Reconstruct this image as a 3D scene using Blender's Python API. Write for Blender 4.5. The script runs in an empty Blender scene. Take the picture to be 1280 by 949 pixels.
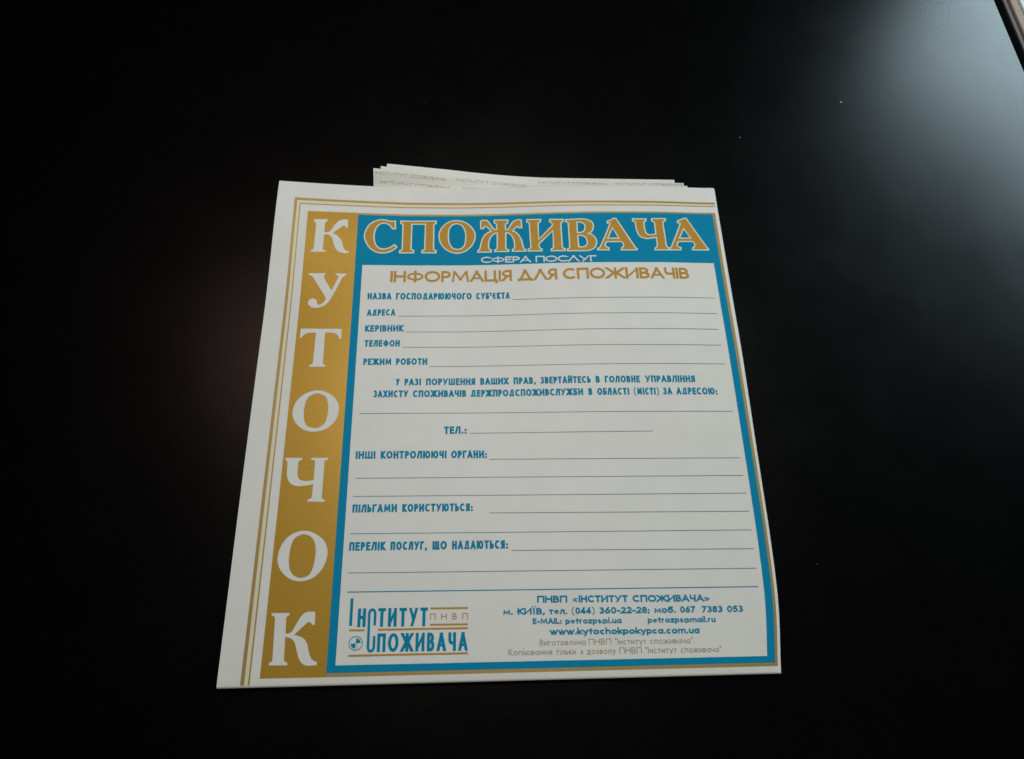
import bpy, bmesh, math, random
from mathutils import Vector, Matrix, geometry

MM = 0.001
C = bpy.context.scene.collection
scene = bpy.context.scene

# ------------------------------------------------------------------ camera
cam_data = bpy.data.cameras.new('camera')
cam = bpy.data.objects.new('camera', cam_data)
C.objects.link(cam)
cam.location = (0.0, 0.0, 0.400)
cam.rotation_euler = (Matrix.Rotation(-0.09191178, 3, 'Z') @ Matrix.Rotation(0.42048017, 3, 'X') @ Matrix.Rotation(0.08015238, 3, 'Z')).to_euler()
cam_data.sensor_width = 36.0
cam_data.lens = 36.0 * 1031 / 1280
cam_data.clip_start = 0.01
cam_data.clip_end = 50.0
scene.camera = cam

# ------------------------------------------------------------------ world and lamps
world = bpy.data.worlds.new('World')
scene.world = world
world.use_nodes = True
bg = world.node_tree.nodes['Background']
bg.inputs['Color'].default_value = (0.9, 0.95, 1.0, 1)
bg.inputs['Strength'].default_value = 0.004
vs = scene.view_settings
vs.view_transform = 'Standard'
vs.look = 'None'
vs.gamma = 1.0
vs.exposure = 0.0

def area(name, az, el, dist, sx, sy, watts, col, aim=(0.1, 0.22, 0.0)):
    d = bpy.data.lights.new(name, 'AREA')
    d.shape = 'RECTANGLE'; d.size = sx; d.size_y = sy
    d.energy = watts; d.color = col
    o = bpy.data.objects.new(name, d); C.objects.link(o)
    a, e = math.radians(az), math.radians(el)
    v = Vector((math.cos(a) * math.cos(e), math.sin(a) * math.cos(e), math.sin(e)))
    o.location = Vector(aim) + v * dist
    o.rotation_euler = v.to_track_quat('Z', 'Y').to_euler()
    return o

# daylight from the window beyond the table's right side, seen mirrored in the tabletop
area('window_light', 41, 30, 1.3, 0.78, 0.42, 8.4, (0.68, 0.91, 1.0), aim=(0.33, 0.33, 0))
# added fill above the poster, brightens the paper towards its top end
area('overhead_fill', 90, 69, 0.74, 0.16, 0.16, 2.3, (1.0, 0.985, 0.92), aim=(0.02, 0.18, 0))
# added soft fill from behind the camera, stands in for the room's light
area('room_fill', -60, 30, 2.6, 1.6, 1.0, 16.0, (1.0, 0.96, 0.88))
# dim warm ceiling lamp to the left, its glow is seen in the tabletop and the gold ink
area('ceiling_lamp', 117, 62, 1.6, 0.26, 0.26, 0.36, (1.0, 0.58, 0.48), aim=(-0.08, 0.18, 0))

# ------------------------------------------------------------------ materials
def mat(name, col, rough=0.5, metal=0.0, spec=0.5, noise=0.0, nscale=400, bump=0.0, bscale=900, flecks=None, rough_var=0.0, coat=0.0):
    m = bpy.data.materials.new(name); m.use_nodes = True
    nt = m.node_tree; N = nt.nodes; L = nt.links
    b = N['Principled BSDF']
    b.inputs['Base Color'].default_value = (*col, 1)
    b.inputs['Roughness'].default_value = rough
    b.inputs['Metallic'].default_value = metal
    b.inputs['Specular IOR Level'].default_value = spec
    b.inputs['Coat Weight'].default_value = coat
    tc = N.new('ShaderNodeTexCoord')
    src = None
    if noise:
        n = N.new('ShaderNodeTexNoise'); n.inputs['Scale'].default_value = nscale; n.inputs['Detail'].default_value = 4
        L.new(tc.outputs['Object'], n.inputs['Vector'])
        r = N.new('ShaderNodeValToRGB')
        r.color_ramp.elements[0].position = 0.3; r.color_ramp.elements[1].position = 0.7
        r.color_ramp.elements[0].color = (*[c * (1 - noise) for c in col], 1)
        r.color_ramp.elements[1].color = (*[min(1, c * (1 + noise)) for c in col], 1)
        L.new(n.outputs['Fac'], r.inputs['Fac']); src = r.outputs['Color']
        L.new(src, b.inputs['Base Color'])
    if flecks:
        scale, size, share, fcol = flecks
        v = N.new('ShaderNodeTexVoronoi'); v.inputs['Scale'].default_value = scale
        L.new(tc.outputs['Object'], v.inputs['Vector'])
        lt = N.new('ShaderNodeMath'); lt.operation = 'LESS_THAN'; lt.inputs[1].default_value = size
        L.new(v.outputs['Distance'], lt.inputs[0])
        sp = N.new('ShaderNodeSeparateColor'); L.new(v.outputs['Color'], sp.inputs['Color'])
        l2 = N.new('ShaderNodeMath'); l2.operation = 'LESS_THAN'; l2.inputs[1].default_value = share
        L.new(sp.outputs['Red'], l2.inputs[0])
        mu = N.new('ShaderNodeMath'); mu.operation = 'MULTIPLY'
        L.new(lt.outputs[0], mu.inputs[0]); L.new(l2.outputs[0], mu.inputs[1])
        mx = N.new('ShaderNodeMix'); mx.data_type = 'RGBA'
        L.new(mu.outputs[0], mx.inputs['Factor'])
        if src: L.new(src, mx.inputs[6])
        else: mx.inputs[6].default_value = (*col, 1)
        mx.inputs[7].default_value = (*fcol, 1)
        L.new(mx.outputs[2], b.inputs['Base Color'])
    if rough_var:
        n = N.new('ShaderNodeTexNoise'); n.inputs['Scale'].default_value = 22; n.inputs['Detail'].default_value = 10; n.inputs['Roughness'].default_value = 0.72
        L.new(tc.outputs['Object'], n.inputs['Vector'])
        mr = N.new('ShaderNodeMapRange')
        mr.inputs['To Min'].default_value = rough - rough_var; mr.inputs['To Max'].default_value = rough + rough_var
        L.new(n.outputs['Fac'], mr.inputs['Value']); L.new(mr.outputs['Result'], b.inputs['Roughness'])
    if bump:
        n = N.new('ShaderNodeTexNoise'); n.inputs['Scale'].default_value = bscale; n.inputs['Detail'].default_value = 3
        L.new(tc.outputs['Object'], n.inputs['Vector'])
        bp = N.new('ShaderNodeBump'); bp.inputs['Strength'].default_value = bump; bp.inputs['Distance'].default_value = 0.0004 if bscale > 100 else 0.003
        L.new(n.outputs['Fac'], bp.inputs['Height']); L.new(bp.outputs['Normal'], b.inputs['Normal'])
    return m

M_PAPER = mat('coated_paper', (0.80, 0.80, 0.765), 0.5, spec=0.25, noise=0.025, nscale=60, bump=0.12, bscale=28)
M_FLAP = mat('paper_back', (0.80, 0.795, 0.75), 0.5, spec=0.4, noise=0.02, nscale=60)
M_GOLD = mat('gold_ink', (0.53, 0.305, 0.04), 0.34, metal=0.24, spec=0.3, noise=0.07, nscale=900, flecks=(180, 0.06, 0.02, (0.8, 0.75, 0.6)))
M_GOLD2 = mat('title_gold_ink', (0.52, 0.275, 0.038), 0.5, metal=0.05, spec=0.2, noise=0.05, nscale=900)
M_LINE_GOLD = mat('border_gold_ink', (0.46, 0.31, 0.10), 0.4, metal=0.25, noise=0.05, nscale=700)
M_CREAM = mat('cream_ink', (0.80, 0.74, 0.55), 0.45)
M_BLUE = mat('blue_ink', (0.004, 0.255, 0.46), 0.55, spec=0.05, noise=0.04, nscale=500)
M_TEAL = mat('blue_text_ink', (0.003, 0.255, 0.43), 0.55, spec=0.05)
M_RULE = mat('rule_ink', (0.08, 0.24, 0.30), 0.45)
M_WHITE = mat('white_letter_paper', (0.80, 0.80, 0.765), 0.5, spec=0.25)
M_OUTLINE = mat('pale_outline_paper', (0.74, 0.80, 0.66), 0.42)
M_FINE = mat('fine_print_ink', (0.40, 0.32, 0.22), 0.5)
M_WATER = mat('watermark_ink', (0.42, 0.35, 0.22), 0.5)
M_TABLE = mat('black_tabletop', (0.0009, 0.0008, 0.0008), 0.225, spec=0.5, bump=0.16, bscale=1000, rough_var=0.05,
              flecks=(85, 0.016, 0.2, (0.22, 0.22, 0.22)))
M_EDGE = mat('black_edge_gap', (0.002, 0.002, 0.002), 0.9, spec=0.02)
M_SILL_DARK = mat('dark_wood', (0.10, 0.075, 0.07), 0.5, noise=0.2, nscale=120)
M_SILL_WOOD = mat('beige_wood', (0.40, 0.31, 0.22), 0.5, noise=0.15, nscale=90)
M_SILL_WHITE = mat('white_sill_paint', (0.82, 0.86, 0.82), 0.4, noise=0.02, nscale=40)
M_DUST = mat('pale_dust', (0.7, 0.7, 0.68), 0.8, noise=0.1)

# ------------------------------------------------------------------ helpers
def link(name, bm, mats, parent=None, smooth=True):
    me = bpy.data.meshes.new(name)
    bm.to_mesh(me); bm.free()
    for m in (mats if isinstance(mats, (list, tuple)) else [mats]): me.materials.append(m)
    if smooth:
        for p in me.polygons: p.use_smooth = True
    o = bpy.data.objects.new(name, me); C.objects.link(o)
    if parent: o.parent = parent
    return o

def empty(name, loc, label, cat, group=None):
    o = bpy.data.objects.new(name, None); C.objects.link(o)
    o.location = loc; o.empty_display_size = 0.02
    o['label'] = label; o['category'] = cat
    if group: o['group'] = group
    return o

def sst(a, b, x):
    u = min(1.0, max(0.0, (x - a) / (b - a)))
    return u * u * (3 - 2 * u)
def lin(x, tab):
    if x <= tab[0][0]: return tab[0][1]
    for (a, p), (b, q) in zip(tab, tab[1:]):
        if x <= b:
            u = (x - a) / (b - a)
            return p + (q - p) * u
    return tab[-1][1]
def lift(s, t):
    u = min(1.3, max(0.0, (-40 - s) / 75.0))
    h = 5.2 * (u * u * 0.35 + u * 0.65) * sst(215, 300, t)
    h += 3.6 * sst(-15, 75, s) * (1 - 0.35 * sst(100, 142, s)) * sst(120, 215, t)
    return h
UPPER = [(100, 0.0), (130, -0.35), (160, -1.1), (190, -2.0), (220, -2.95), (250, -3.65), (284, -4.4), (320, -5.0)]
LOWER = [(10, -5.6), (20, -5.0), (33, -3.75), (40, -2.9), (47, -2.0), (56, -1.05), (66, -0.4), (78, -0.1), (95, 0.0)]
def surf(s, t):
    x = s + lin(t, UPPER) * min(1.15, max(0.0, (s + 70) / 210.0)) + lin(t, LOWER) * sst(60, 140, s)
    return x, t, lift(s, t)

def P3(s, t, up=0.0):
    x, y, z = surf(s, t)
    return (x * MM, y * MM, (z + up) * MM)

FLAP_CURVE = [(-66, 12.4), (-62.8, 12.0), (-55, 10.9), (-37, 8.8), (-19, 6.7), (-5, 4.8), (9, 3.2), (24, 1.9), (38, 1.15), (76, 0.55), (124, 0.0), (140, -0.2)]
def flap_top(s, y0): return y0 + 0.62 * lin(s, FLAP_CURVE)
def flap_surf(s, t, y0, z0):
    top = flap_top(s, y0)
    h = 0.48 * lin(s, FLAP_CURVE) * sst(299.5, top + 1.5, t)
    return (s * MM, t * MM, (z0 + h) * MM)

def patch(bm, corners, up, step=5.0, mi=0, fn=P3):
    """quad patch TL, TR, BR, BL in poster millimetres, laid on the paper"""
    tl, tr, br, bl = corners
    w = max(math.dist(tl, tr), math.dist(bl, br)); h = max(math.dist(tl, bl), math.dist(tr, br))
    nu, nv = max(1, round(w / step)), max(1, round(h / step))
    rows = []
    for j in range(nv + 1):
        v = j / nv; row = []
        for i in range(nu + 1):
            u = i / nu
            s = (tl[0] * (1 - u) + tr[0] * u) * (1 - v) + (bl[0] * (1 - u) + br[0] * u) * v
            t = (tl[1] * (1 - u) + tr[1] * u) * (1 - v) + (bl[1] * (1 - u) + br[1] * u) * v
            row.append(bm.verts.new(fn(s, t, up)))
        rows.append(row)
    for j in range(nv):
        for i in range(nu):
            f = bm.faces.new((rows[j + 1][i], rows[j + 1][i + 1], rows[j][i + 1], rows[j][i])); f.material_index = mi

def smooth_loop(pts, n=6):
    """closed outline through corner (0) and smooth (1) points"""
    out = []; N = len(pts)
    P = [Vector(p[:2]) for p in pts]
    for i in range(N):
        a, b = i, (i + 1) % N
        if not pts[a][2] and not pts[b][2]:
            out.append(P[a]); continue
        d = (P[b] - P[a]).length
        def tan(k, other):
            if pts[k][2]:
                v = P[(k + 1) % N] - P[k - 1]
                return v.normalized() * d if v.length else P[b] - P[a]
            return None
        ta, tb = tan(a, b), tan(b, a)
        if ta is None: ta = (P[b] - P[a]) * 2 - tb
        if tb is None: tb = (P[b] - P[a]) * 2 - ta
        ta = ta.normalized() * d; tb = tb.normalized() * d
        for k in range(n):
            u = k / n; u2, u3 = u * u, u * u * u
            out.append(P[a] * (2 * u3 - 3 * u2 + 1) + ta * (u3 - 2 * u2 + u) + P[b] * (-2 * u3 + 3 * u2) + tb * (u3 - u2))
    return out

def signed_area(l): return 0.5 * sum(a.x * b.y - b.x * a.y for a, b in zip(l, l[1:] + l[:1]))

def grow(loop, d, hole=False):
    """offset a closed outline by d outwards (inwards for a hole)"""
    sgn = 1 if signed_area(loop) > 0 else -1
    if hole: sgn = -sgn
    out = []; N = len(loop)
    for i in range(N):
        a, b, c = loop[i - 1], loop[i], loop[(i + 1) % N]
        e1, e2 = (b - a), (c - b)
        if e1.length < 1e-6 or e2.length < 1e-6: out.append(b.copy()); continue
        n1 = Vector((e1.y, -e1.x)).normalized() * sgn; n2 = Vector((e2.y, -e2.x)).normalized() * sgn
        m = n1 + n2
        if m.length < 0.3: m = n1
        m.normalize(); k = max(0.55, m.dot(n1))
        out.append(b + m * d / k)
    return out

def fill(bm, loops, up, mi=0, step=5.0, fn=P3):
    """fill outlines (first outer, others holes) and lay them on the paper"""
    flat = [v for l in loops for v in l]
    tris = geometry.tessellate_polygon([[Vector((v.x, v.y, 0)) for v in l] for l in loops])
    b2 = bmesh.new()
    vs_ = [b2.verts.new((v.x, v.y, 0)) for v in flat]
    for t in tris:
        try: b2.faces.new([vs_[k] for k in t])
        except ValueError: pass
    if step:
        lo = [min(v[k] for v in flat) for k in (0, 1)]; hi = [max(v[k] for v in flat) for k in (0, 1)]
        for k in (0, 1):
            x = math.ceil(lo[k] / step) * step
            while x < hi[k]:
                co = (x, 0, 0) if k == 0 else (0, x, 0); no = (1, 0, 0) if k == 0 else (0, 1, 0)
                bmesh.ops.bisect_plane(b2, geom=b2.verts[:] + b2.edges[:] + b2.faces[:], plane_co=co, plane_no=no, dist=1e-5)
                x += step
    mp = {v: bm.verts.new(fn(v.co.x, v.co.y, up)) for v in b2.verts}
    for f in b2.faces:
        vv = [mp[v] for v in f.verts]
        if f.normal.z < 0: vv.reverse()
        nf = bm.faces.new(vv); nf.material_index = mi
    b2.free()

def disc(cx, cy, r, a0=0, a1=360, n=40):
    full = abs(a1 - a0) >= 360
    pts = [Vector((cx + r * math.cos(math.radians(a0 + (a1 - a0) * i / n)), cy + r * math.sin(math.radians(a0 + (a1 - a0) * i / n)))) for i in range(n if full else n + 1)]
    if not full: pts.append(Vector((cx, cy)))
    return pts

# ------------------------------------------------------------------ sans serif stroke lettering
def A(cx, cy, rx, ry, a0, a1, n=None):
    n = n or max(4, int(abs(a1 - a0) / 15))
    return [(cx + rx * math.cos(math.radians(a0 + (a1 - a0) * i / n)), cy + ry * math.sin(math.radians(a0 + (a1 - a0) * i / n))) for i in range(n + 1)]
X = 0.64
GL = {}
def gl(ch, w, *strokes):
    GL[ch] = (w, strokes)
gl('А', .62, [(0, 0), (.5, 1)], [(.5, 1), (1, 0)], [.75, (.26, .28), (.74, .28)])
gl('Б', .42, [(.92, 1), (0, 1), (0, 0), (.5, 0)] + A(.5, .28, .5, .28, -80, 90) + [(0, .56)])
gl('В', .44, [(0, .52), (0, 1), (.45, 1)] + A(.45, .76, .42, .24, 80, -90) + [(0, .52)], [(0, .52), (0, 0), (.5, 0)] + A(.5, .26, .5, .26, -80, 90))
gl('Г', .38, [(0, 0), (0, 1), (1, 1)])
gl('Д', .70, [.8, (0, -.16), (0, 0), (1, 0), (1, -.16)], [.85, (.14, 0), (.4, 1), (.84, 1), (.84, 0)])
gl('Δ', .80, [(0, -.18), (0, 0), (1, 0), (1, -.18)], [(.12, 0), (.5, 1)], [(.5, 1), (.88, 0)])
gl('Λ', .66, [(0, 0), (.5, 1)], [(.5, 1), (1, 0)])
gl('Е', .38, [(1, 1), (0, 1), (0, 0), (1, 0)], [(0, .52), (.88, .52)])
gl('Є', .50, A(.55, .5, .55, .5, 48, 312), [(.02, .5), (.7, .5)])
gl('Ж', .92, [(.5, 0), (.5, 1)], [(.02, 1), (.42, .52)], [(.42, .52), (0, 0)], [(.98, 1), (.58, .52)], [(.58, .52), (1, 0)], [(.36, .5), (.64, .5)])
gl('З', .42, A(.42, .76, .46, .24, 160, -80) + [(.25, .52)], [(.25, .52)] + A(.42, .26, .56, .26, 80, -160))
gl('И', .60, [(0, 1), (0, 0)], [(1, 1), (1, 0)], [.75, (.05, .08), (.95, .92)])
gl('Й', .58, [(0, 1), (0, 0)], [(1, 1), (1, 0)], [(.05, .08), (.95, .92)], A(.5, 1.34, .3, .14, 190, 350))
gl('І', .0, [(0, 0), (0, 1)])
gl('Ї', .2, [(.5, 0), (.5, 1)], [.8, (-.3, 1.42), (-.3, 1.43)], [.8, (1.3, 1.42), (1.3, 1.43)])
gl('К', .46, [(0, 0), (0, 1)], [(.1, .5), (.92, 1)], [(.12, .55), (1, 0)])
gl('Л', .56, [(0, 0), (.36, 1), (1, 1), (1, 0)])
gl('М', .84, [.85, (0, 0), (.1, 1)], [.82, (.12, 1), (.5, .16)], [.82, (.5, .16), (.88, 1)], [.85, (.9, 1), (1, 0)])
gl('Н', .54, [(0, 0), (0, 1)], [(1, 0), (1, 1)], [(0, .52), (1, .52)])
gl('О', .74, A(.5, .5, .5, .5, 0, 360, 28))
gl('П', .54, [(0, 0), (0, 1), (1, 1), (1, 0)])
gl('Р', .40, [(0, 0), (0, 1), (.45, 1)] + A(.45, .72, .55, .28, 80, -80) + [(.45, .44), (0, .44)])
gl('С', .60, A(.58, .5, .58, .5, 46, 314))
gl('Т', .48, [(0, 1), (1, 1)], [(.5, 1), (.5, 0)])
gl('У', .60, [.9, (0, 1), (.5, .36)], [.9, (1, 1), (.3, 0)])
gl('Ф', .80, [(.5, -.03), (.5, 1.03)], [.85] + A(.5, .5, .5, .34, 0, 360, 28))
gl('Х', .56, [(0, 0), (1, 1)], [(0, 1), (1, 0)])
gl('Ц', .60, [(0, 1), (0, 0), (1, 0), (1, -.2)], [(.86, 1), (.86, 0)])
gl('Ч', .46, [(0, 1), (0, .62)] + A(.36, .62, .36, .2, 190, 270) + [(1, .42)], [(1, 1), (1, 0)])
gl('Ш', .86, [.9, (0, 1), (0, 0), (1, 0), (1, 1)], [.9, (.5, 0), (.5, 1)])
gl('Щ', .86, [(0, 1), (0, 0), (1, 0), (1, -.2)], [(.46, 0), (.46, 1)], [(.92, 0), (.92, 1)])
gl('Ь', .40, [(0, 1), (0, 0), (.5, 0)] + A(.5, .28, .5, .28, -80, 90) + [(0, .56)])
gl('Ю', .92, [(0, 0), (0, 1)], [(0, .5), (.34, .5)], A(.68, .5, .32, .5, 0, 360, 28))
gl('Я', .42, [(1, 0), (1, 1), (.55, 1)] + A(.55, .72, .55, .28, 100, 260) + [(.55, .44), (1, .44)], [(.6, .44), (0, 0)])
for a, b in zip('EMATHKPCOB', 'ЕМАТНКРСОВ'): GL[a] = GL[b]
gl('I', .0, [(0, 0), (0, 1)])
gl('L', .36, [(0, 1), (0, 0), (1, 0)])
# lower case
def ring(cx=.5, rx=.5): return A(cx, X / 2, rx, X / 2, 0, 360, 24)
gl('о', .50, ring()); GL['o'] = GL['о']
gl('а', .46, ring(), [(1, 0), (1, X)]); GL['a'] = GL['а']
gl('е', .46, [.65, (.04, X / 2), (.98, X / 2)] + A(.5, X / 2, .5, X / 2, 10, 318)); GL['e'] = GL['е']
gl('с', .40, A(.56, X / 2, .56, X / 2, 48, 312)); GL['c'] = GL['с']
gl('р', .46, ring(), [(0, -.32), (0, X)]); GL['p'] = GL['р']
gl('у', .44, [(0, X), (.5, .08)], [(1, X), (.36, -.32)]); GL['y'] = GL['у']
gl('и', .42, [(0, X), (0, 0)], [(1, X), (1, 0)], [(.06, .06), (.94, X - .06)])
gl('і', .0, [(0, 0), (0, X)], [(0, 1.08), (0, 1.09)]); GL['i'] = GL['і']
gl('ї', .2, [(.5, 0), (.5, X)], [.8, (-.3, 1.1), (-.3, 1.11)], [.8, (1.3, 1.1), (1.3, 1.11)])
gl('т', .36, [(0, X), (1, X)], [(.5, X), (.5, 0)])
gl('л', .42, [(0, 0), (.34, X), (1, X), (1, 0)])
gl('м', .62, [.85, (0, 0), (.1, X)], [.7, (.12, X), (.5, .14)], [.7, (.5, .14), (.88, X)], [.85, (.9, X), (1, 0)])
gl('б', .48, ring(), [(.02, .36)] + A(.52, .55, .5, .42, 170, 80) + [(.92, 1.0)])
gl('г', .28, [(0, 0), (0, X), (1, X)])
gl('в', .34, [(0, .34), (0, X), (.5, X)] + A(.5, .49, .4, .15, 80, -90) + [(0, .34)], [(0, .34), (0, 0), (.55, 0)] + A(.55, .17, .45, .17, -80, 90))
gl('н', .40, [(0, 0), (0, X)], [(1, 0), (1, X)], [(0, .34), (1, .34)])
gl('к', .36, [(0, 0), (0, X)], [(.1, .32), (.95, X)], [(.12, .34), (1, 0)])
gl('п', .40, [(0, 0), (0, X), (1, X), (1, 0)])
gl('ю', .66, [(0, 0), (0, X)], [(0, .32), (.36, .32)], ring(.68, .32))
gl('я', .34, [(1, 0), (1, X), (.5, X)] + A(.5, .47, .5, .17, 100, 260) + [(1, .3)], [(.55, .3), (0, 0)])
gl('ь', .32, [(0, X), (0, 0), (.5, 0)] + A(.5, .18, .5, .18, -80, 90) + [(0, .36)])
gl('з', .32, A(.42, .49, .46, .15, 160, -80) + [(.25, .34)], [(.25, .34)] + A(.42, .17, .56, .17, 80, -160))
gl('д', .46, [(0, -.16), (0, 0), (1, 0), (1, -.16)], [(.14, 0), (.3, X), (.84, X), (.84, 0)])
gl('ж', .64, [(.5, 0), (.5, X)], [(.02, X), (.44, .34)], [(.44, .34), (0, 0)], [(.98, X), (.56, .34)], [(.56, .34), (1, 0)])
gl('ч', .36, [(0, X), (0, .42)] + A(.36, .42, .36, .16, 190, 270) + [(1, .26)], [(1, X), (1, 0)])
gl('t', .28, [(.5, .92), (.5, 0)], [(0, X), (1, X)])
gl('r', .24, [(0, 0), (0, X)], [(0, .4)] + A(.75, .4, .6, .24, 150, 70))
gl('z', .36, [(0, X), (1, X)], [(.92, X - .04), (.08, .04)], [(0, 0), (1, 0)])
gl('s', .30, A(.5, .49, .46, .15, 30, 250) + A(.5, .17, .48, .17, 70, -150))
gl('u', .40, [(0, X), (0, .24)] + A(.5, .24, .5, .24, 190, 350) + [(1, .24), (1, X)], [(1, .24), (1, 0)])
gl('m', .74, [(0, 0), (0, X)], [(0, .4)] + A(.25, .44, .25, .2, 170, 10) + [(.5, .4), (.5, 0)], [(.5, .4)] + A(.75, .44, .25, .2, 170, 10) + [(1, .4), (1, 0)])
gl('l', .0, [(0, 0), (0, 1.05)])
gl('w', .70, [(0, X), (.27, 0)], [(.27, 0), (.5, X)], [(.5, X), (.73, 0)], [(.73, 0), (1, X)])
gl('k', .38, [(0, 0), (0, 1.05)], [(.1, .3), (.95, X)], [(.12, .34), (1, 0)])
gl('h', .40, [(0, 0), (0, 1.05)], [(0, .36)] + A(.5, .4, .5, .24, 170, 10) + [(1, .36), (1, 0)])
gl('0', .46, A(.5, .5, .5, .5, 0, 360, 24))
gl('2', .44, A(.5, .7, .48, .3, 165, -25) + [(.0, 0)], [(.05, 0), (1, 0)])
gl('3', .42, A(.42, .76, .46, .24, 150, -80) + [(.3, .52)], [(.3, .52)] + A(.42, .26, .56, .26, 80, -150))
gl('4', .50, [(.74, 0), (.74, 1)], [(.74, 1), (0, .24)], [(0, .24), (1, .24)])
gl('5', .42, [(.9, 1), (.2, 1), (.1, .56)] + A(.42, .31, .56, .31, 110, -150))
gl('6', .46, A(.5, .3, .5, .3, 0, 360, 24), [(.04, .4), (.66, 1)])
gl('7', .44, [(0, 1), (1, 1)], [(.95, 1), (.3, 0)])
gl('8', .42, A(.5, .76, .42, .24, 0, 360, 20), A(.5, .27, .5, .27, 0, 360, 20))
gl('.', .06, [(.5, 0), (.5, .01)])
gl(',', .06, [(.8, .02), (.2, -.14)])
gl(':', .06, [(.5, 0), (.5, .01)], [(.5, .5), (.5, .51)])
gl(';', .06, [(.8, .02), (.2, -.14)], [(.8, .5), (.8, .51)])
gl('-', .22, [(0, .36), (1, .36)])
gl('(', .22, A(1.25, .45, 1.25, .72, 118, 242))
gl(')', .22, A(-.25, .45, 1.25, .72, 62, -62))
gl("'", .02, [(.6, 1.02), (.4, .72)])
gl('«', .46, [(.35, .58), (0, .34), (.35, .1)], [(.8, .58), (.45, .34), (.8, .1)])
gl('»', .36, [(0, .58), (.45, .34), (0, .1)], [(.55, .58), (1, .34), (.55, .1)])
gl('“', .16, [(0, 1.02), (0, .84)], [(1, 1.02), (1, .84)]); GL['”'] = GL['“']
gl('@', .66, A(.5, .3, .5, .42, -60, 270, 24), A(.48, .3, .22, .2, 0, 360, 16), [(.7, .5), (.72, .12), (.92, .16)])

def ribbon(bm, pts, t, up, fn=P3, mi=0):
    P = [Vector(p) for p in pts]
    closed = (P[0] - P[-1]).length < 1e-4
    if closed: P = P[:-1]
    Q = [P[0]]
    for p in P[1:]:
        if (p - Q[-1]).length > 1e-4: Q.append(p)
    P = Q; n = len(P); off = []
    for i in range(n):
        a = P[i - 1] if (i > 0 or closed) else None
        c = P[(i + 1) % n] if (i < n - 1 or closed) else None
        if a is None or c is None:
            d = (c - P[i]) if a is None else (P[i] - a)
            L = d.length; d.normalize()
            nrm = Vector((-d.y, d.x)) * t / 2
            p = P[i].copy()
            if L > t * 0.8 or n == 2:                         # a long straight end: cut square to the letter box
                sg = -1 if a is None else 1
                if abs(d.y) > 0.35 * abs(d.x):
                    p += d * sg * (t / 2) / max(0.5, abs(d.y)) * (1 if abs(d.y) > .5 else .6)
                    nrm = Vector((-1 if d.y > 0 else 1, 0)) * t / 2 / max(0.45, abs(d.y))
                else:
                    p += d * sg * t / 2
            off.append((p + nrm, p - nrm)); continue
        d1 = (P[i] - a).normalized(); d2 = (c - P[i]).normalized()
        n1 = Vector((-d1.y, d1.x)); n2 = Vector((-d2.y, d2.x)); m = n1 + n2
        if m.length < 0.2: m = n1.copy()
        m.normalize(); k = max(0.5, m.dot(n1))
        off.append((P[i] + m * t / 2 / k, P[i] - m * t / 2 / k))
    vv = [(bm.verts.new(fn(a.x, a.y, up + 0.01 * i / n)), bm.verts.new(fn(b.x, b.y, up + 0.01 * i / n))) for i, (a, b) in enumerate(off)]
    for i in range(n if closed else n - 1):
        a, b = vv[i], vv[(i + 1) % n]
        f = bm.faces.new((a[1], b[1], b[0], a[0])); f.material_index = mi
        f.normal_update()
        if f.normal.z < 0: f.normal_flip()

def letter(bm, ch, x, y, cap, k, t, up, fn=P3, mi=0, slope=0.0):
    w, strokes = GL[ch]; W = w * cap * k
    full = t
    if ch in '@«»()': W += t * 0.45; t *= 0.55
    for i, st in enumerate(strokes):
        fac = 1.0
        if not isinstance(st[0], tuple): fac, st = st[0], st[1:]
        pts = [(x + t / 2 + u * W, y + slope * (t / 2 + u * W) + t / 2 + v * (cap - t)) for u, v in st]
        ribbon(bm, pts, t * fac, up + 0.012 * i, fn, mi)
    return w * cap * k + full

WEIGHT = {'cond': (0.235, 0.10), 'wide': (0.195, 0.07), 'bold': (0.245, 0.08), 'thin': (0.125, 0.15), 'mark': (0.14, 0.2), 'logo': (0.17, 0.17)}
def word(bm, text, x0, x1, y, cap, style, up=0.1, fn=P3, mi=0, slope=0.0, gap=None):
    wt, g = WEIGHT[style]
    if gap is not None: g = gap
    t = wt * cap
    n = len(text)
    sw = sum(GL[c][0] for c in text) * cap
    room = (x1 - x0) - n * t - (n - 1) * g * cap
    k = room / sw if sw else 1.0
    if k < 0.3 and sw: g = g * 0.5; k = ((x1 - x0) - n * t - (n - 1) * g * cap) / sw
    x = x0
    for c in text:
        x += letter(bm, c, x, y + slope * (x - x0), cap, k, t, up, fn, mi, slope) + g * cap

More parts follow.
